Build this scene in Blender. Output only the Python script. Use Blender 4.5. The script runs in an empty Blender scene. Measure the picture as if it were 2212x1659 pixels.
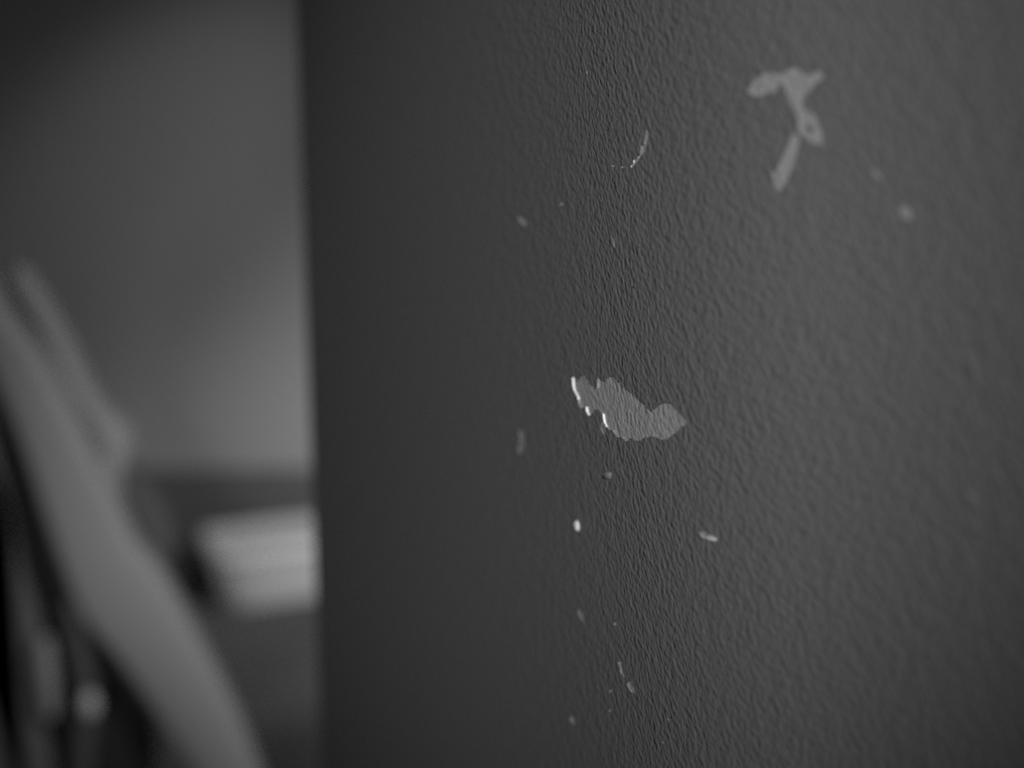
import bpy, bmesh, math, random
from mathutils import Vector, Matrix
from mathutils.geometry import delaunay_2d_cdt

# ------------------------------------------------------------------ camera
scene = bpy.context.scene
FPX = 50 / 36 * 2212          # focal length in pixels of the 2212 px wide frame
PITCH = math.radians(12.0)
H = 0.75                      # camera height, metres
CAM = Vector((0, 0, H))
FWD = Vector((0, math.cos(PITCH), -math.sin(PITCH)))
UPV = Vector((0, math.sin(PITCH), math.cos(PITCH)))
ZF = 0.300                    # focused distance
cam_d = bpy.data.cameras.new('camera')
cam_d.lens = 50; cam_d.sensor_width = 36; cam_d.clip_start = 0.01
cam_d.dof.use_dof = True
cam_d.dof.focus_distance = ZF
cam_d.dof.aperture_fstop = 5.8
cam = bpy.data.objects.new('camera', cam_d)
cam.location = CAM
ROLL = math.radians(-0.15)
cam.rotation_euler = (Matrix.Rotation(math.pi / 2 - PITCH, 4, 'X') @ Matrix.Rotation(ROLL, 4, 'Z')).to_euler()
scene.collection.objects.link(cam)
scene.camera = cam

# ------------------------------------------------------------------ light and exposure
scene.view_settings.view_transform = 'Standard'
scene.view_settings.look = 'None'
scene.view_settings.gamma = 1
scene.view_settings.use_curve_mapping = False
scene.view_settings.exposure = 0.0
scene.cycles.sample_clamp_indirect = 1.0
scene.cycles.use_denoising = False      # the photograph is grainy

world = bpy.data.worlds.new('room_ambient')
scene.world = world
world.use_nodes = True
world.node_tree.nodes['Background'].inputs[0].default_value = (1, 1, 1, 1)
world.node_tree.nodes['Background'].inputs[1].default_value = 0.012


def area(name, loc, target, size, power, spread=180):
    d = bpy.data.lights.new(name, 'AREA')
    d.shape = 'DISK'; d.size = size; d.energy = power
    d.spread = math.radians(spread)
    o = bpy.data.objects.new(name, d)
    o.location = loc
    o.rotation_euler = (Vector(target) - Vector(loc)).to_track_quat('-Z', 'Y').to_euler()
    scene.collection.objects.link(o)
    return o


def spot(name, loc, target, power, size, blend, soft):
    d = bpy.data.lights.new(name, 'SPOT')
    d.energy = power; d.spot_size = math.radians(size); d.spot_blend = blend; d.shadow_soft_size = soft
    o = bpy.data.objects.new(name, d)
    o.location = loc
    o.rotation_euler = (Vector(target) - Vector(loc)).to_track_quat('-Z', 'Y').to_euler()
    scene.collection.objects.link(o)
    return o


spot('key_lamp', (-0.07, -0.50, 0.95), (-0.045, 0.37, 0.684), 35.0, 26.8, 1.0, 0.03)
area('table_lamp', (0.06, 1.77, 0.30), (-0.34, 2.25, 0.20), 0.12, 1.12)
spot('chair_fill', (0.45, 0.62, 0.75), (-0.35, 1.10, 0.42), 9.5, 50, 0.6, 0.06)  # added unseen fill that brightens the chair
spot('floor_fill', (0.30, 1.40, 0.90), (-0.30, 1.85, 0.0), 15.0, 60, 0.8, 0.08)  # unseen fill, added to lift the tone of the floor
spot('chair_left_fill', (-0.62, -0.25, 0.52), (-0.46, 1.08, 0.36), 9.0, 20, 0.9, 0.05)  # second added fill, for the dark left side of the chair
spot('wall_patch_fill', (0.45, 1.50, 1.5), (-0.55, 2.25, 0.65), 13.0, 18, 1.0, 0.05)  # unseen spot added to make the soft bright patch on the far wall
spot('box_side_fill', (-1.60, 1.62, 0.45), (-0.42, 1.98, 0.06), 13.0, 11, 0.8, 0.04)  # out-of-frame fill added for the left face of the box


# ------------------------------------------------------------------ pixel <-> place helpers
def ray(px, py):
    a_, b_ = (px - 1106) / FPX, -(py - 829.5) / FPX
    c, s = math.cos(ROLL), math.sin(ROLL)
    return FWD + Vector((1, 0, 0)) * (a_ * c - b_ * s) + UPV * (a_ * s + b_ * c)


def at(px, py, y):
    """place on the vertical plane at distance y seen in the photo at (px, py)"""
    r = ray(px, py)
    return CAM + r * (y / r.y)



# ------------------------------------------------------------------ materials
def mat(name, base, rough=0.7, bump=None, noise_col=None, spec=0.3, metal=0.0, uv=False):
    m = bpy.data.materials.new(name)
    m.use_nodes = True
    nt = m.node_tree
    b = nt.nodes['Principled BSDF']
    b.inputs['Base Color'].default_value = (base, base, base, 1)
    b.inputs['Roughness'].default_value = rough
    b.inputs['Metallic'].default_value = metal
    b.inputs['Specular IOR Level'].default_value = spec
    tc = nt.nodes.new('ShaderNodeTexCoord')
    src = tc.outputs['UV' if uv else 'Object']
    if noise_col:
        sc_, amt = noise_col
        n = nt.nodes.new('ShaderNodeTexNoise')
        n.inputs['Scale'].default_value = sc_
        n.inputs['Detail'].default_value = 4
        nt.links.new(src, n.inputs['Vector'])
        r = nt.nodes.new('ShaderNodeValToRGB')
        lo, hi = base * (1 - amt), base * (1 + amt)
        r.color_ramp.elements[0].color = (lo, lo, lo, 1); r.color_ramp.elements[0].position = 0.3
        r.color_ramp.elements[1].color = (hi, hi, hi, 1); r.color_ramp.elements[1].position = 0.7
        nt.links.new(n.outputs['Fac'], r.inputs['Fac'])
        nt.links.new(r.outputs['Color'], b.inputs['Base Color'])
    if bump:
        prev = None
        for sc_, dist, det in bump:
            n = nt.nodes.new('ShaderNodeTexNoise')
            n.inputs['Scale'].default_value = sc_
            n.inputs['Detail'].default_value = det
            n.inputs['Roughness'].default_value = 0.5
            nt.links.new(src, n.inputs['Vector'])
            bp = nt.nodes.new('ShaderNodeBump')
            bp.inputs['Strength'].default_value = 1.0
            bp.inputs['Distance'].default_value = dist
            nt.links.new(n.outputs['Fac'], bp.inputs['Height'])
            if prev:
                nt.links.new(prev.outputs['Normal'], bp.inputs['Normal'])
            prev = bp
        nt.links.new(prev.outputs['Normal'], b.inputs['Normal'])
    return m


def paint_mat(name, base, rough, spec, k, noise=None):
    """rolled wall paint: orange-peel bumps of a few millimetres, drawn out slightly on the slant"""
    m = mat(name, base, rough, None, noise, spec, uv=True)
    nt = m.node_tree
    b = nt.nodes['Principled BSDF']
    tc = nt.nodes.new('ShaderNodeTexCoord')
    mp = nt.nodes.new('ShaderNodeMapping')
    mp.inputs['Rotation'].default_value = (0, 0, math.radians(PEEL_ROT))
    mp2 = nt.nodes.new('ShaderNodeMapping')
    mp2.inputs['Scale'].default_value = (1, PEEL_STRETCH, 1)
    nt.links.new(tc.outputs['UV'], mp.inputs['Vector'])
    nt.links.new(mp.outputs['Vector'], mp2.inputs['Vector'])
    prev = None
    for sc_, dist, det in PEEL:
        n = nt.nodes.new('ShaderNodeTexNoise')
        n.inputs['Scale'].default_value = sc_
        n.inputs['Detail'].default_value = det
        n.inputs['Roughness'].default_value = 0.45
        nt.links.new(mp2.outputs['Vector'], n.inputs['Vector'])
        bp = nt.nodes.new('ShaderNodeBump')
        bp.inputs['Strength'].default_value = 1.0
        bp.inputs['Distance'].default_value = dist * k
        nt.links.new(n.outputs['Fac'], bp.inputs['Height'])
        if prev:
            nt.links.new(prev.outputs['Normal'], bp.inputs['Normal'])
        prev = bp
    nt.links.new(prev.outputs['Normal'], b.inputs['Normal'])
    return m


PEEL_ROT, PEEL_STRETCH = -36, 0.65
PEEL = [(290, 0.00046, 2.0), (900, 0.00074, 3.0)]
M_PAINT = paint_mat('satin_grey_paint', 0.115, 0.55, 0.25, 1.0)
M_BARE = paint_mat('exposed_undercoat', 0.25, 0.75, 0.2, 0.8, (900, 0.08))
M_BARE_DULL = paint_mat('worn_undercoat', 0.20, 0.75, 0.2, 0.8)
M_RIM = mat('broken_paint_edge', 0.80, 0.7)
M_PIT = mat('pit_shade_black', 0.012, 0.9)  # near-black paints in the shade inside pits and pinholes
M_LUMP = mat('smooth_grey_paint', 0.15, 0.5)
M_FLAKE = mat('lifted_paint_flake', 0.30, 0.5, [(900, 0.0003, 2)])
M_BACK = mat('pale_wall_paint', 0.42, 0.8, [(60, 0.002, 3)])
M_SKIRT = mat('dark_skirting_paint', 0.13, 0.5)
M_FLOOR = mat('dark_carpet', 0.10, 0.95, [(400, 0.004, 3)], (3.0, 0.45))
M_CEIL = mat('ceiling_paint', 0.5, 0.9)
M_TUB = mat('white_plastic', 0.66, 0.4, [(8, 0.004, 2)])
M_CHAIR = mat('light_grey_plastic', 0.42, 0.5, [(200, 0.0004, 2)])
M_SEAT = mat('grey_fabric', 0.13, 0.9, [(500, 0.001, 2)])
M_SHADOW = mat('shadow_black', 0.045, 0.6)  # dark colour for the slab that stands in for the box's shadow
M_METAL = mat('pale_knob_plastic', 0.75, 0.4, None, None, 0.5, 0.0)
M_FABRIC = mat('black_fabric', 0.045, 0.9)
M_FAR = mat('grey_rail_paint', 0.17, 0.5)
M_PANEL = mat('mid_grey_plastic', 0.46, 0.5)
M_BRACE = mat('grey_tube_paint', 0.13, 0.5)
M_BRACE2 = mat('light_catch_plastic', 0.42, 0.5)

# ------------------------------------------------------------------ object helpers
def link(name, me, parent=None):
    o = bpy.data.objects.new(name, me)
    scene.collection.objects.link(o)
    if parent:
        o.parent = parent
        o.matrix_parent_inverse = parent.matrix_world.inverted()
    return o


def mesh(name, verts, faces, mats, parent=None, smooth=False, fm=None):
    me = bpy.data.meshes.new(name)
    me.from_pydata([tuple(v) for v in verts], [], faces)
    for m in (mats if isinstance(mats, (list, tuple)) else [mats]):
        me.materials.append(m)
    if fm:
        me.polygons.foreach_set('material_index', fm)
    if smooth:
        me.polygons.foreach_set('use_smooth', [True] * len(me.polygons))
    me.update()
    return link(name, me, parent)


def box_bm(bm, lo, hi):
    r = bmesh.ops.create_cube(bm, size=1)
    c = (Vector(lo) + Vector(hi)) / 2
    s = Vector(hi) - Vector(lo)
    for v in r['verts']:
        v.co = Vector((v.co.x * s.x, v.co.y * s.y, v.co.z * s.z)) + c


def from_bm(name, bm, m, parent=None, smooth=True, bevel=0, angle=35, segs=3):
    if bevel:
        es = [e for e in bm.edges if len(e.link_faces) == 2 and e.calc_face_angle(0) > math.radians(angle)]
        bmesh.ops.bevel(bm, geom=es, offset=bevel, segments=segs, affect='EDGES', profile=0.5)
    bmesh.ops.recalc_face_normals(bm, faces=bm.faces)
    me = bpy.data.meshes.new(name)
    bm.to_mesh(me); bm.free()
    me.materials.append(m)
    if smooth:
        me.polygons.foreach_set('use_smooth', [True] * len(me.polygons))
        me.set_sharp_from_angle(angle=math.radians(50))
    return link(name, me, parent)


def tag(o, label, cat, kind=None, group=None):
    if label: o['label'] = label
    if cat: o['category'] = cat
    if kind: o['kind'] = kind
    if group: o['group'] = group
    return o


def smooth_closed(pts, n=4):
    out = []
    L = len(pts)
    for i in range(L):
        p0, p1, p2, p3 = (Vector(pts[(i + k) % L]) for k in (-1, 0, 1, 2))
        for j in range(n):
            t = j / n
            out.append(0.5 * ((2 * p1) + (p2 - p0) * t + (2 * p0 - 5 * p1 + 4 * p2 - p3) * t * t
                              + (3 * p1 - p0 - 3 * p2 + p3) * t ** 3))
    return out


def smooth_open(pts, n=6):
    out = []
    L = len(pts)
    for i in range(L - 1):
        p0, p1, p2, p3 = (Vector(pts[min(max(i + k, 0), L - 1)]) for k in (-1, 0, 1, 2))
        for j in range(n):
            t = j / n
            out.append(0.5 * ((2 * p1) + (p2 - p0) * t + (2 * p0 - 5 * p1 + 4 * p2 - p3) * t * t
                              + (3 * p1 - p0 - 3 * p2 + p3) * t ** 3))
    out.append(Vector(pts[-1]))
    return out


def tube(name, path, radii, m, parent=None, seg=20, n=6):
    pts = smooth_open(path, n) if n else [Vector(p) for p in path]
    N = len(pts)
    if not isinstance(radii, (list, tuple)): radii = [radii] * len(path)
    bm = bmesh.new()
    rings = []
    for i, p in enumerate(pts):
        t = i / (N - 1) * (len(path) - 1)
        k = min(int(t), len(path) - 2)
        r = radii[k] * (1 - (t - k)) + radii[k + 1] * (t - k)
        d = (pts[min(i + 1, N - 1)] - pts[max(i - 1, 0)]).normalized()
        a = d.cross(Vector((0, 1, 0)))
        if a.length < 1e-3: a = d.cross(Vector((1, 0, 0)))
        a.normalize(); b = d.cross(a).normalized()
        rings.append([bm.verts.new(p + (a * math.cos(q) + b * math.sin(q)) * r)
                      for q in (2 * math.pi * j / seg for j in range(seg))])
    for r0, r1 in zip(rings, rings[1:]):
        for j in range(seg):
            bm.faces.new((r0[j], r0[(j + 1) % seg], r1[(j + 1) % seg], r1[j]))
    bm.faces.new(rings[0]); bm.faces.new(list(reversed(rings[-1])))
    return from_bm(name, bm, m, parent)


def slab(name, outline_px, y, thick, m, parent=None, bevel=0.006, n=3, mid=None):
    """a solid with the traced side view, set at distance y, 'thick' deep"""
    pts = smooth_closed([at(px, py, y) for px, py in outline_px], n)
    bm = bmesh.new()
    f = bm.faces.new([bm.verts.new(p) for p in pts])
    r = bmesh.ops.extrude_face_region(bm, geom=[f])
    for v in r['geom']:
        if isinstance(v, bmesh.types.BMVert): v.co.y += thick
    bmesh.ops.recalc_face_normals(bm, faces=bm.faces)
    return from_bm(name, bm, m, parent, bevel=bevel, angle=60)


# ================================================================== THE NEAR WALL
# Plan of the visible face: it recedes to the left and bends a little towards the
# camera; tracked by the ratio (focused distance / distance) across the photo.
def smst(a, b, x):
    t = min(max((x - a) / (b - a), 0), 1)
    return t * t * (3 - 2 * t)


XF = 243
XEDGE = -442
S = {}
xs = list(range(XEDGE, 1301, 8))
k0, k1 = 1 / 1280, 1 / 2700
slope = [k0 + (k1 - k0) * smst(50, 700, x) for x in xs]
acc = [0]
for a_, b_ in zip(slope, slope[1:]): acc.append(acc[-1] + (a_ + b_) / 2 * 8)
iF = min(range(len(xs)), key=lambda i: abs(xs[i] - XF))
svals = [1 + a_ - acc[iF] for a_ in acc]
cp = math.cos(PITCH)
face = []
for x, s in zip(xs, svals):
    y = ZF * cp / s
    face.append(Vector((x / (FPX * cp) * y, y)))
# go from far edge (first) to near; continue straight past the camera
d_end = (face[-1] - face[-2]).normalized()
for i in range(1, 40): face.append(face[-1] + d_end * 0.03)
# rounded far arris, return face and rear face
R = 0.0035
d0 = (face[1] - face[0]).normalized()          # towards the camera
nrm0 = Vector((d0.y, -d0.x))                   # outward (left, to the camera side)
if nrm0.x > 0: nrm0 = -nrm0
T = 0.13
c0 = face[0] + d0 * R - nrm0 * R
arc = []
for k in range(1, 9):
    a_ = k / 8 * math.pi / 2
    arc.append(c0 + nrm0 * R * math.cos(a_) - d0 * R * math.sin(a_))
face = [p for p in face if (p - face[0]).dot(d0) > R]
base = arc[-1]
back_pts = [base - nrm0 * (T - R) * f for f in (0.3, 0.6, 1.0)]
rear = [back_pts[-1] + d0 * 0.3 * k for k in range(1, 6)]
plan = list(reversed(rear)) + list(reversed(back_pts)) + list(reversed(arc)) + face
U = [0.0]
for a_, b_ in zip(plan, plan[1:]): U.append(U[-1] + (b_ - a_).length)
iface = len(rear) + len(back_pts) + len(arc)
NR = []
for i in range(len(plan)):
    t = (plan[min(i + 1, len(plan) - 1)] - plan[max(i - 1, 0)]).normalized()
    NR.append(Vector((t.y, -t.x)))


def plan_at(u):
    lo, hi = 0, len(U) - 1
    while hi - lo > 1:
        m_ = (lo + hi) // 2
        if U[m_] <= u: lo = m_
        else: hi = m_
    t = (u - U[lo]) / (U[hi] - U[lo])
    return plan[lo].lerp(plan[hi], t), NR[lo].lerp(NR[hi], t).normalized()


def W(u, v, depth=0.0):
    """wall surface place from its unrolled coordinates, 'depth' into the wall"""
    p, n = plan_at(u)
    p = p - n * depth
    return Vector((p.x, p.y, v))


def wall_uv(px, py):
    r = ray(px, py)
    best = None
    for i in range(iface, len(plan) - 1):
        a_, b_ = plan[i], plan[i + 1]
        e = b_ - a_
        det = r.x * (-e.y) + e.x * r.y
        if abs(det) < 1e-12: continue
        t = (a_.x * (-e.y) + e.x * a_.y) / det
        s = (r.x * a_.y - r.y * a_.x) / det
        if t > 0 and -1e-6 <= s <= 1 + 1e-6:
            u = U[i] + s * (U[i + 1] - U[i])
            if best is None or t < best[0]: best = (t, u, H + r.z * t)
    if best is None: raise ValueError('no wall at %s' % ((px, py),))
    return Vector((best[1], best[2]))


def crop(ox, oy, k, pts):
    return [(ox + x / k, oy + y / k) for x, y in pts]


def ell(cx, cy, a_, b_, deg, n=12, jag=0.12, seed=0):
    rnd = random.Random(seed + int(cx * 7 + cy))
    out = []
    for i in range(n):
        q = 2 * math.pi * i / n
        r_ = 1 + rnd.uniform(-jag, jag)
        x, y = a_ * r_ * math.cos(q), b_ * r_ * math.sin(q)
        c, s = math.cos(math.radians(deg)), math.sin(math.radians(deg))
        out.append((cx + x * c - y * s, cy + x * s + y * c))
    return out


MAIN = crop(1190, 780, 6.9125, [(315,250),(350,235),(375,300),(420,240),(480,195),(530,260),(590,340),(650,395),(690,410),
 (690,350),(700,240),(725,270),(775,300),(860,235),(940,232),(985,300),(1060,365),(1120,420),(1180,465),(1250,520),
 (1290,555),(1350,620),(1430,700),(1490,748),(1510,750),(1590,665),(1700,622),(1780,635),(1850,710),(1940,790),
 (2000,870),(2030,930),(1990,960),(1940,975),(1890,1060),(1800,1110),(1750,1160),(1680,1182),(1590,1150),(1500,1108),
 (1460,1140),(1400,1140),(1340,1180),(1270,1192),(1190,1150),(1130,1200),(1080,1165),(1060,1130),(1000,1140),
 (950,1090),(915,1025),(860,1025),(815,975),(785,900),(772,795),(740,760),(700,720),(650,730),(610,790),(560,815),
 (530,760),(520,685),(450,710),(410,640),(395,540),(350,460),(325,380)])
TTOP = crop(1550, 100, 4.74, [(300,465),(340,400),(390,340),(450,285),(530,260),(600,285),(670,270),(740,230),(810,220),
 (870,270),(920,300),(980,280),(1020,245),(1090,290),(1080,330),(1020,360),(960,440),(890,510),(870,580),(900,650),
 (970,680),(1010,750),(1060,850),(1075,990),(1020,1000),(940,965),(860,900),(825,850),(830,770),(810,680),(760,590),
 (720,500),(690,430),(670,380),(630,400),(600,470),(530,470),(460,500),(400,515),(340,490)])
TLOW = crop(1550, 100, 4.74, [(750,920),(800,900),(840,940),(830,1010),(800,1130),(780,1220),(730,1320),(690,1400),
 (650,1470),(610,1480),(580,1430),(570,1330),(555,1300),(600,1265),(640,1200),(690,1080),(730,990)])
SCR = crop(1080, 250, 4.74, [(1500,145),(1525,175),(1520,240),(1500,300),(1480,370),(1450,410),(1420,450),(1390,500),
 (1350,530),(1335,520),(1370,480),(1365,455),(1410,435),(1435,390),(1445,310),(1475,290),(1485,230),(1495,180)])
mm = 0.001
# outline, depth, hole outline, dull?, name, label
CHIPS = [
 (MAIN, 0.55*mm, None, 0, 'chipped_patch', 'largest pale chipped patch, ragged and slanting, with bright left edges'),
 (TTOP, 0.12*mm, [ell(1749.5, 279, 7, 10, -30, 10)], 0, 'chipped_patch', 'T-shaped pale chip with a small hole of paint, high on the wall'),
 (TLOW, 0.12*mm, None, 0, 'chipped_patch', 'narrow pale streak hanging below the T-shaped chip'),
 (SCR, 0.22*mm, None, 0, 'scratch', 'thin pale curved scratch above the largest chipped patch'),
 (ell(1324.8, 358, 3.2, 2.6, 20), 0.2*mm, None, 0, 'paint_nick', 'tiny nick at the left of the curved scratch'),
 (ell(1345.4, 360.5, 3.4, 2.8, 0), 0.2*mm, None, 0, 'paint_nick', 'tiny nick nearest the foot of the curved scratch'),
 (ell(1214.5, 440, 3.6, 4.2, 0), 0.3*mm, None, 0, 'paint_nick', 'small pale dot left below the curved scratch'),
 (ell(1130, 478, 6, 13, -35), 0.3*mm, None, 0, 'paint_nick', 'blurred pale fleck farthest left, upper one'),
 ([(1122,930),(1129,928),(1132,945),(1135,962),(1131,978),(1122,980),(1120,965),(1124,950)], 0.25*mm, None, 1, 'paint_nick', 'blurred dim fleck farthest left, beside the largest chipped patch'),
 (ell(1303, 925, 5, 13, -5), 0.2*mm, None, 1, 'paint_nick', 'dull smear touching the lower left of the largest chipped patch'),
 (ell(1256, 1330, 4.5, 14, -22), 0.25*mm, None, 1, 'paint_nick', 'dim slanting fleck low on the wall'),
 (ell(1329, 1348, 3.0, 3.8, 0), 0.25*mm, None, 0, 'paint_nick', 'pale dot right of the dim slanting fleck'),
 (crop(1240,1400,6.404,[(610,190),(650,195),(665,215),(640,235),(665,280),(672,320),(700,390),(690,405),(650,350),(630,320),(640,280),(620,230)]), 0.3*mm, None, 0, 'paint_nick', 'hooked little chip low on the wall, above a short pale dash'),
 (crop(1240,1400,6.404,[(750,465),(780,460),(795,510),(835,560),(845,590),(820,630),(785,605),(765,570),(745,530),(735,500)]), 0.3*mm, None, 0, 'paint_nick', 'short pale dash just below the hooked little chip'),
 (ell(1319.5, 1493, 3.0, 3.4, 0), 0.25*mm, None, 0, 'paint_nick', 'pale dot left of the short pale dash'),
 (ell(1318, 1535, 2.4, 3.4, 0), 0.2*mm, None, 1, 'paint_nick', 'dim dot below the pale dot, near the bottom'),
 (ell(1237, 1556, 4, 10, -15), 0.25*mm, None, 0, 'paint_nick', 'dim fleck lowest of all on the wall'),
 (ell(1956.5, 459, 11.5, 17, -30, jag=0.05), 0.25*mm, None, 0, 'paint_nick', 'oval pale chip nearest the camera, farthest right'),
 (ell(1893, 377, 7, 13, -38), 0.15*mm, None, 1, 'paint_nick', 'faint oval spot between the T-shaped chip and the oval pale chip'),
 (ell(1268, 156, 2, 5, -5), 0.2*mm, None, 1, 'paint_nick', 'faint upright speck near the top of the wall'),
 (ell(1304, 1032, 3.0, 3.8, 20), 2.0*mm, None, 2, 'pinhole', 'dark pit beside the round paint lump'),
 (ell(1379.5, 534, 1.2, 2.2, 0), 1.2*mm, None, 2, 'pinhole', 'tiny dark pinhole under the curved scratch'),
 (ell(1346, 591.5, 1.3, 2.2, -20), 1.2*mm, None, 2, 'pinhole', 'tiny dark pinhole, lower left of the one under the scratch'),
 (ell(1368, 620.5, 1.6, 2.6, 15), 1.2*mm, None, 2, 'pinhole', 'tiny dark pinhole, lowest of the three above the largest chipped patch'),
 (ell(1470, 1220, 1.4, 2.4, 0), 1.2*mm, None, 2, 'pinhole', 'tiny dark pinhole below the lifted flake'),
 (ell(1444.5, 1555, 1.6, 2.4, -30), 0.1*mm, None, 0, 'paint_nick', 'tiny bright speck near the bottom, right of the pale dashes'),
 (ell(1431.5, 1604, 1.5, 2.6, -15), 0.1*mm, None, 0, 'paint_nick', 'tiny bright speck lowest and right of the pale dashes'),
]

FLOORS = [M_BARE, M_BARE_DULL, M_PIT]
outl = []          # outlines in wall coordinates
for ch in CHIPS:
    o = [wall_uv(*p) for p in ch[0]]
    if ch[0] in (TTOP, TLOW) or len(ch[0]) == 12:
        o = smooth_closed([p.to_3d() for p in o], 3)
        o = [p.to_2d() for p in o]
    else:                           # ragged: split every side and jitter it a little
        rnd = random.Random(len(o))
        q = []
        for i, p in enumerate(o):
            p2 = o[(i + 1) % len(o)]
            q.append(p)
            for t in (0.33, 0.66):
                L_ = (p2 - p).length
                q.append(p.lerp(p2, t) + Vector((rnd.uniform(-1, 1) * 1.0, rnd.uniform(-1, 1))) * L_ * 0.06)
        o = q
    holes = [[wall_uv(*p) for p in h] for h in (ch[2] or [])]
    outl.append((o, holes))


def inside(p, poly):
    c = False
    j = len(poly) - 1
    for i in range(len(poly)):
        a_, b_ = poly[i], poly[j]
        if (a_.y > p.y) != (b_.y > p.y) and p.x < (b_.x - a_.x) * (p.y - a_.y) / (b_.y - a_.y) + a_.x:
            c = not c
        j = i
    return c


CEIL = 2.4
vs = [0, 0.2, 0.4] + [0.5 + 0.01 * i for i in range(36)] + [0.9, 1.1, 1.4, 1.8, 2.1, CEIL]
us = list(U)
pts2 = []
for u in us:
    for v in vs:
        pts2.append(Vector((u, v)))
loops = []
for o, hs in outl:
    for lp in [o] + hs:
        loops.append(list(range(len(pts2), len(pts2) + len(lp))))
        pts2 += lp
edges = []
for lp in loops: edges += [(lp[i], lp[(i + 1) % len(lp)]) for i in range(len(lp))]
vo, eo, fo, *_ = delaunay_2d_cdt(pts2, edges, [], 0, 1e-7)
vo = [Vector(v) for v in vo]
boxes = []
for o, hs in outl:
    boxes.append((min(p.x for p in o), max(p.x for p in o), min(p.y for p in o), max(p.y for p in o)))
wall_f, chip_f = [], [[] for _ in CHIPS]
for f in fo:
    c = (vo[f[0]] + vo[f[1]] + vo[f[2]]) / 3
    hit = -1
    for i, (o, hs) in enumerate(outl):
        bx = boxes[i]
        if bx[0] <= c.x <= bx[1] and bx[2] <= c.y <= bx[3] and inside(c, o) and not any(inside(c, h) for h in hs):
            hit = i; break
    f = tuple(f)
    if hit < 0: wall_f.append(f)
    else: chip_f[hit].append(f)


def build_uv(name, verts2, depths, faces, mats, parent, fm=None):
    V3 = [W(v.x, v.y, d) for v, d in zip(verts2, depths)]
    # face the room: make the winding agree with the outward normal
    ff = []
    for f in faces:
        n = (V3[f[1]] - V3[f[0]]).cross(V3[f[2]] - V3[f[0]])
        c = sum((verts2[i].x for i in f)) / len(f)
        _, nn = plan_at(c)
        ff.append(f if n.dot(Vector((nn.x, nn.y, 0))) >= 0 or (fm and fm[len(ff)] > 0) else tuple(reversed(f)))
    o = mesh(name, V3, ff, mats, parent, True, fm)
    uvl = o.data.uv_layers.new(name='UVMap')
    for lp in o.data.loops:
        v = verts2[lp.vertex_index]
        uvl.data[lp.index].uv = (v.x, v.y)
    return o


def compact(faces):
    idx, vv, out = {}, [], []
    for f in faces:
        g = []
        for i in f:
            if i not in idx:
                idx[i] = len(vv); vv.append(vo[i])
            g.append(idx[i])
        out.append(tuple(g))
    return vv, out


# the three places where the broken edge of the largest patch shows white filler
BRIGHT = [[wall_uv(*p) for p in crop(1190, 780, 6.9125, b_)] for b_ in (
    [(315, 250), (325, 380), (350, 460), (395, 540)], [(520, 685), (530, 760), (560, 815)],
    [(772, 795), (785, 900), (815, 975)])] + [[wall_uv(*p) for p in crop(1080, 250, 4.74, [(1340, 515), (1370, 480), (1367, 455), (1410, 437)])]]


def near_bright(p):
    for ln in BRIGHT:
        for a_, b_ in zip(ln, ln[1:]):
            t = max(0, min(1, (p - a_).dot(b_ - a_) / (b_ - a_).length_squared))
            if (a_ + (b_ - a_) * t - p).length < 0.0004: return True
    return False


vv, ff = compact(wall_f)
wall = build_uv('wall_right', vv, [0.0] * len(vv), ff, [M_PAINT], None)
tag(wall, 'dark grey rough-painted wall close to the camera, chipped and ending in an upright edge', 'wall', 'structure')

for i, ch in enumerate(CHIPS):
    vv, ff = compact(chip_f[i])
    if not ff: continue
    depth = ch[1]
    cnt = {}
    for f in ff:
        for a_, b_ in ((f[0], f[1]), (f[1], f[2]), (f[2], f[0])):
            k = (min(a_, b_), max(a_, b_)); cnt[k] = cnt.get(k, 0) + 1
    bnd = [k for k, c in cnt.items() if c == 1]
    bset = {j for k in bnd for j in k}
    ctr = sum((v for v in vv), Vector((0, 0))) / len(vv)
    n0 = len(vv)
    verts = list(vv); deps = [depth] * n0
    top = {}
    for j in bset:
        top[j] = len(verts); verts.append(vv[j]); deps.append(0.0)
    faces = list(ff); fm = [0] * len(ff)
    for a_, b_ in bnd:
        faces.append((a_, b_, top[b_], top[a_]))
        e = vv[b_] - vv[a_]
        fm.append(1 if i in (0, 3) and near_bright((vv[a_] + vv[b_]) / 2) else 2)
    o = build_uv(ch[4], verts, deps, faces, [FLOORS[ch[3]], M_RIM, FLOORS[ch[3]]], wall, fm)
    o.data.set_sharp_from_angle(angle=math.radians(40))
    o['label'] = ch[5]


# paint standing proud of the wall: small lumps with an irregular dome
def lump(outline_px, height, m, name, label, peak=(0, 0)):
    o = [wall_uv(*p) for p in outline_px]
    o = [p.to_2d() for p in smooth_closed([p.to_3d() for p in o], 2)]
    c = sum(o, Vector((0, 0))) / len(o) + Vector(peak)
    verts, deps, faces = [], [], []
    steps = [(1.0, 0.0), (0.86, 0.55), (0.62, 0.9), (0.3, 1.0)]
    rnd = random.Random(len(o) + int(c.y * 1e4))
    for s, h in steps:
        for p in o:
            verts.append(c + (p - c) * s)
            deps.append(-height * h * (1 + (rnd.uniform(-0.25, 0.25) if h else 0)))
    n = len(o)
    for k in range(len(steps) - 1):
        for j in range(n):
            faces.append((k * n + j, k * n + (j + 1) % n, (k + 1) * n + (j + 1) % n, (k + 1) * n + j))
    verts.append(c); deps.append(-height)
    for j in range(n): faces.append((3 * n + j, 3 * n + (j + 1) % n, len(verts) - 1))
    ob = build_uv(name, verts, deps, faces, [m], wall)
    ob['label'] = label
    return ob


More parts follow.
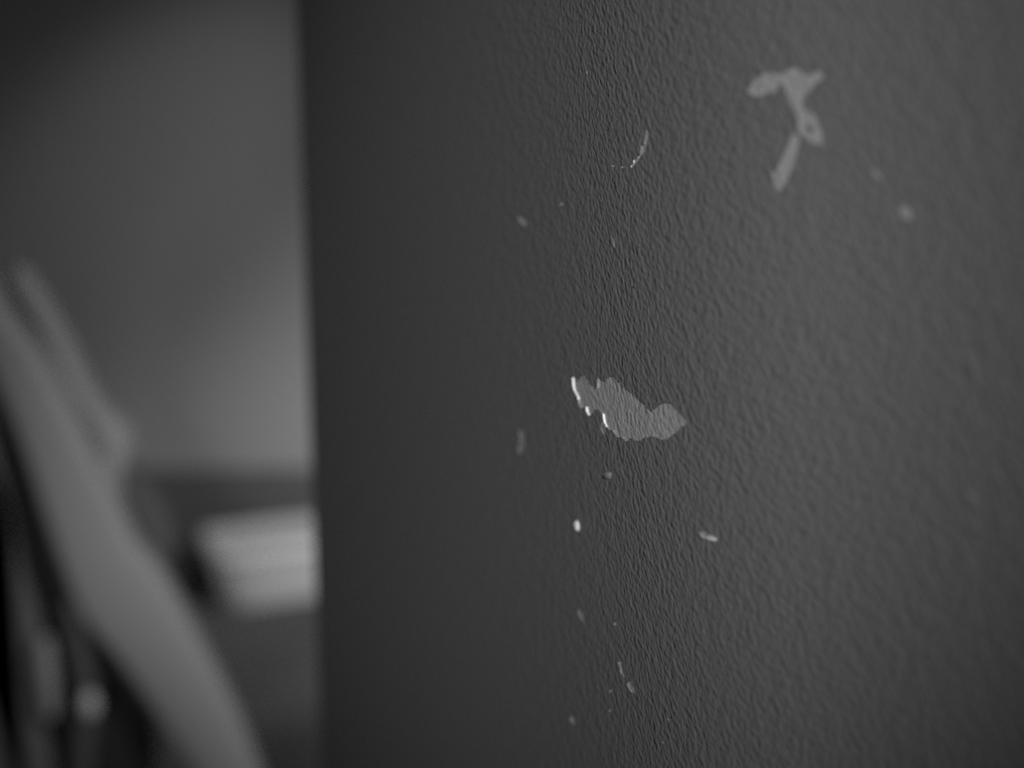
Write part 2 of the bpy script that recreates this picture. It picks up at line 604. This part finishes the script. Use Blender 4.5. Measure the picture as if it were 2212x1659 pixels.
M_CHALK = mat('white_filler', 0.62, 0.7)
lump(ell(1247.5, 1135.5, 4.0, 12.5, -8, jag=0.03), 0.6*mm, M_CHALK, 'filler_crumb', 'bright white upright crumb below the largest chipped patch')
lump(ell(1315, 1026, 6.5, 9.5, -10), 0.7*mm, M_LUMP, 'paint_lump', 'round paint lump with a dark lower side, under the largest chipped patch')
lump(crop(1080, 900, 3.687, [(1585,912),(1620,915),(1650,935),(1680,938),(1720,965),(1725,992),(1695,990),(1670,970),(1640,968),(1605,948)]), 1.1*mm, M_FLAKE,
     'lifted_flake', 'slanting lifted paint flake casting a dark line, lower right')
lump(ell(2098, 790, 12, 38, -20), 0.35*mm, M_PAINT, 'paint_lump', 'long faint swelling at the right, upper one')
lump(ell(2090, 1075, 12, 30, -20), 0.35*mm, M_PAINT, 'paint_lump', 'long faint swelling at the right, lower one')
lump(ell(1324, 522, 3.2, 14, -12), 0.35*mm, M_PAINT, 'paint_lump', 'thin upright paint ridge under the curved scratch')

# ================================================================== THE ROOM BEHIND
YB = 2.25
def boxobj(name, lo, hi, m, parent=None, bevel=0):
    bm = bmesh.new(); box_bm(bm, lo, hi)
    return from_bm(name, bm, m, parent, bevel=bevel)

tag(boxobj('floor', (-2.2, -1.2, -0.05), (2.2, YB, 0), M_FLOOR), 'dark carpeted floor under the low white box', 'floor', 'structure')
tag(boxobj('wall_back', (-2.2, YB, 0), (2.2, YB + 0.1, CEIL), M_BACK), 'pale blurred far wall behind the box and chair', 'wall', 'structure')
tag(boxobj('wall_left', (-2.3, -1.2, 0), (-2.2, YB + 0.1, CEIL), M_BACK), None, 'wall', 'structure')
tag(boxobj('ceiling', (-2.3, -1.2, CEIL), (2.2, YB + 0.1, CEIL + 0.1), M_CEIL), None, 'ceiling', 'structure')
# skirting board with a stepped, moulded top
bm = bmesh.new()
zt = at(600, 1012, YB).z
prof = [(0, 0), (-0.018, 0), (-0.018, zt - 0.022), (-0.013, zt - 0.012), (-0.008, zt - 0.006), (-0.008, zt), (0, zt)]
ra = [bm.verts.new((-2.2, YB + a_, b_)) for a_, b_ in prof]
rb = [bm.verts.new((2.2, YB + a_, b_)) for a_, b_ in prof]
for j in range(len(prof)):
    bm.faces.new((ra[j], ra[(j + 1) % len(prof)], rb[(j + 1) % len(prof)], rb[j]))
tag(from_bm('baseboard_back', bm, M_SKIRT), 'dark skirting board along the foot of the pale far wall', 'baseboard', 'structure')

# low white lidded box with tapering sides, standing on the floor
def tub():
    y0 = 1.93
    tl, bl = at(480, 1198, y0), at(512, 1328, y0)
    zt = tl.z
    taper = (bl.x - tl.x)
    wid, dep = 0.30, 0.13
    root = bpy.data.objects.new('storage_box', None)
    root.location = (tl.x + wid / 2, y0 + dep / 2, 0)
    scene.collection.objects.link(root)
    bpy.context.view_layer.update()
    ang = math.radians(24)
    ca, sa = math.cos(ang), math.sin(ang)

    def ring(z, grow, r):
        out = []
        x0, x1, ya, yb = -grow, wid + grow, -grow, dep + grow
        for cx, cy, q0 in ((x0 + r, ya + r, 180), (x1 - r, ya + r, 270), (x1 - r, yb - r, 0), (x0 + r, yb - r, 90)):
            for k in range(5):
                q = math.radians(q0 + k * 22.5)
                dx, dy = cx + r * math.cos(q), cy + r * math.sin(q)
                out.append(Vector((tl.x + dx * ca - dy * sa, y0 + dx * sa + dy * ca, z)))
        return out

    def shell(name, prof, m):
        bm = bmesh.new()
        R_ = [[bm.verts.new(p) for p in ring(z, g, r)] for z, g, r in prof]
        for a_, b_ in zip(R_, R_[1:]):
            n = len(a_)
            for j in range(n): bm.faces.new((a_[j], a_[(j + 1) % n], b_[(j + 1) % n], b_[j]))
        bm.faces.new(list(reversed(R_[0]))); bm.faces.new(R_[-1])
        return from_bm(name, bm, m, root)

    zl = zt - 0.014
    shell('box_body', [(t * zl, -taper * (1 - t), 0.010) for t in (0, 0.03, 0.3, 0.6, 1.0)], M_TUB)
    shell('lid', [(zl, 0.001, 0.010), (zl, 0.005, 0.014), (zt - 0.003, 0.005, 0.014), (zt, 0.002, 0.012),
                  (zt, -0.010, 0.008), (zt - 0.002, -0.013, 0.006)], M_TUB)
    tag(root, 'low white lidded box with sloping sides on the floor before the dark skirting', 'storage box')
tub()

# light grey chair, side on; its legs reach the floor below the photo
def chair():
    Y = 1.08
    root = bpy.data.objects.new('folding_chair', None)
    root.location = (at(300, 1600, Y).x, Y + 0.1, 0)
    scene.collection.objects.link(root)
    bpy.context.view_layer.update()
    tag(root, 'light grey curved chair seen side on, left of the low white box', 'chair')
    rail = [(-420, 0), (-250, 260), (-90, 498), (0, 664), (84, 775), (155, 905), (212, 1020), (250, 1095), (285, 1175), (340, 1240), (420, 1385), (495, 1530),
            (548, 1665), (610, 1850), (660, 2058), (560, 2058), (495, 1850), (392, 1659), (320, 1535), (245, 1425), (165, 1325), (100, 1150),
            (55, 1010), (0, 872), (-120, 640), (-300, 320), (-480, 20)]
    slab('side_rail', rail, Y, 0.030, M_CHAIR, root, 0.009)
    rail2 = [(18, 578), (52, 590), (130, 715), (205, 860), (262, 915), (283, 965), (262, 1020), (262, 1100), (285, 1172), (240, 1120), (190, 1010), (120, 860), (40, 730), (-10, 640)]
    o = slab('back_panel', rail2, Y + 0.034, 0.024, M_PANEL, root, 0.008)
    tube('panel_edge', [at(x, y, Y + .030) for x, y in ((30, 600), (62, 640), (118, 735), (178, 850), (232, 925), (248, 975), (240, 1040), (245, 1110), (262, 1165))],
         [0.006, 0.007, 0.007, 0.008, 0.011, 0.011, 0.009, 0.008, 0.006], M_CHAIR, root)
    seat = [(240, 1030), (300, 1035), (345, 1090), (372, 1160), (365, 1215), (330, 1225), (280, 1200), (235, 1140)]
    slab('seat_cushion', seat, Y + 0.03, 0.03, M_SEAT, root, 0.008)
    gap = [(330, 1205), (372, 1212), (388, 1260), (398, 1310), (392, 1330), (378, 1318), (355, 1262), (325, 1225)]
    slab('box_shadow_slab', gap, Y + 0.03, 0.02, M_SHADOW, root, 0.006)  # dark slab in place of the shadow left of the box
    panel = [(-330, 250), (-100, 640), (20, 880), (90, 1080), (160, 1290), (240, 1400), (330, 1540), (300, 1800), (60, 1980), (-260, 1900), (-480, 1200)]
    slab('fabric_side', panel, Y + 0.024, 0.010, M_FABRIC, root, 0.004)
    # far side rail and brace, slimmer in the picture
    far = [(-300, 400), (-60, 830), (-22, 960), (10, 1090), (45, 1240), (78, 1340), (96, 1440), (90, 1560), (120, 1800), (-60, 1800), (-60, 1560), (-50, 1420), (5, 1300), (8, 1210), (-12, 1080), (-110, 880), (-340, 430)]
    slab('far_rail', far, Y + 0.004, 0.019, M_FAR, root, 0.008)
    tube('brace', [at(152, 1290, Y + .01), at(170, 1400, Y + .01), at(190, 1500, Y + .01), at(180, 1600, Y + .01), at(165, 1760, Y + .01), at(150, 2040, Y + .01)],
         [0.0065, 0.008, 0.009, 0.010, 0.010, 0.010], M_BRACE, root)
    k = at(193, 1522, Y - .008)
    bm = bmesh.new()
    bmesh.ops.create_uvsphere(bm, u_segments=20, v_segments=12, radius=0.0085)
    for v in bm.verts: v.co = Vector((v.co.x * 0.9, v.co.y * 0.8, v.co.z * 1.35)) + k
    from_bm('knob', bm, M_METAL, root)['label'] = 'pale rounded knob'
    tube('catch', [at(96, 1375, Y), at(100, 1420, Y), at(106, 1480, Y), at(110, 1545, Y)], [0.005, 0.007, 0.007, 0.005], M_BRACE2, root)['label'] = 'pale upright catch'
chair()
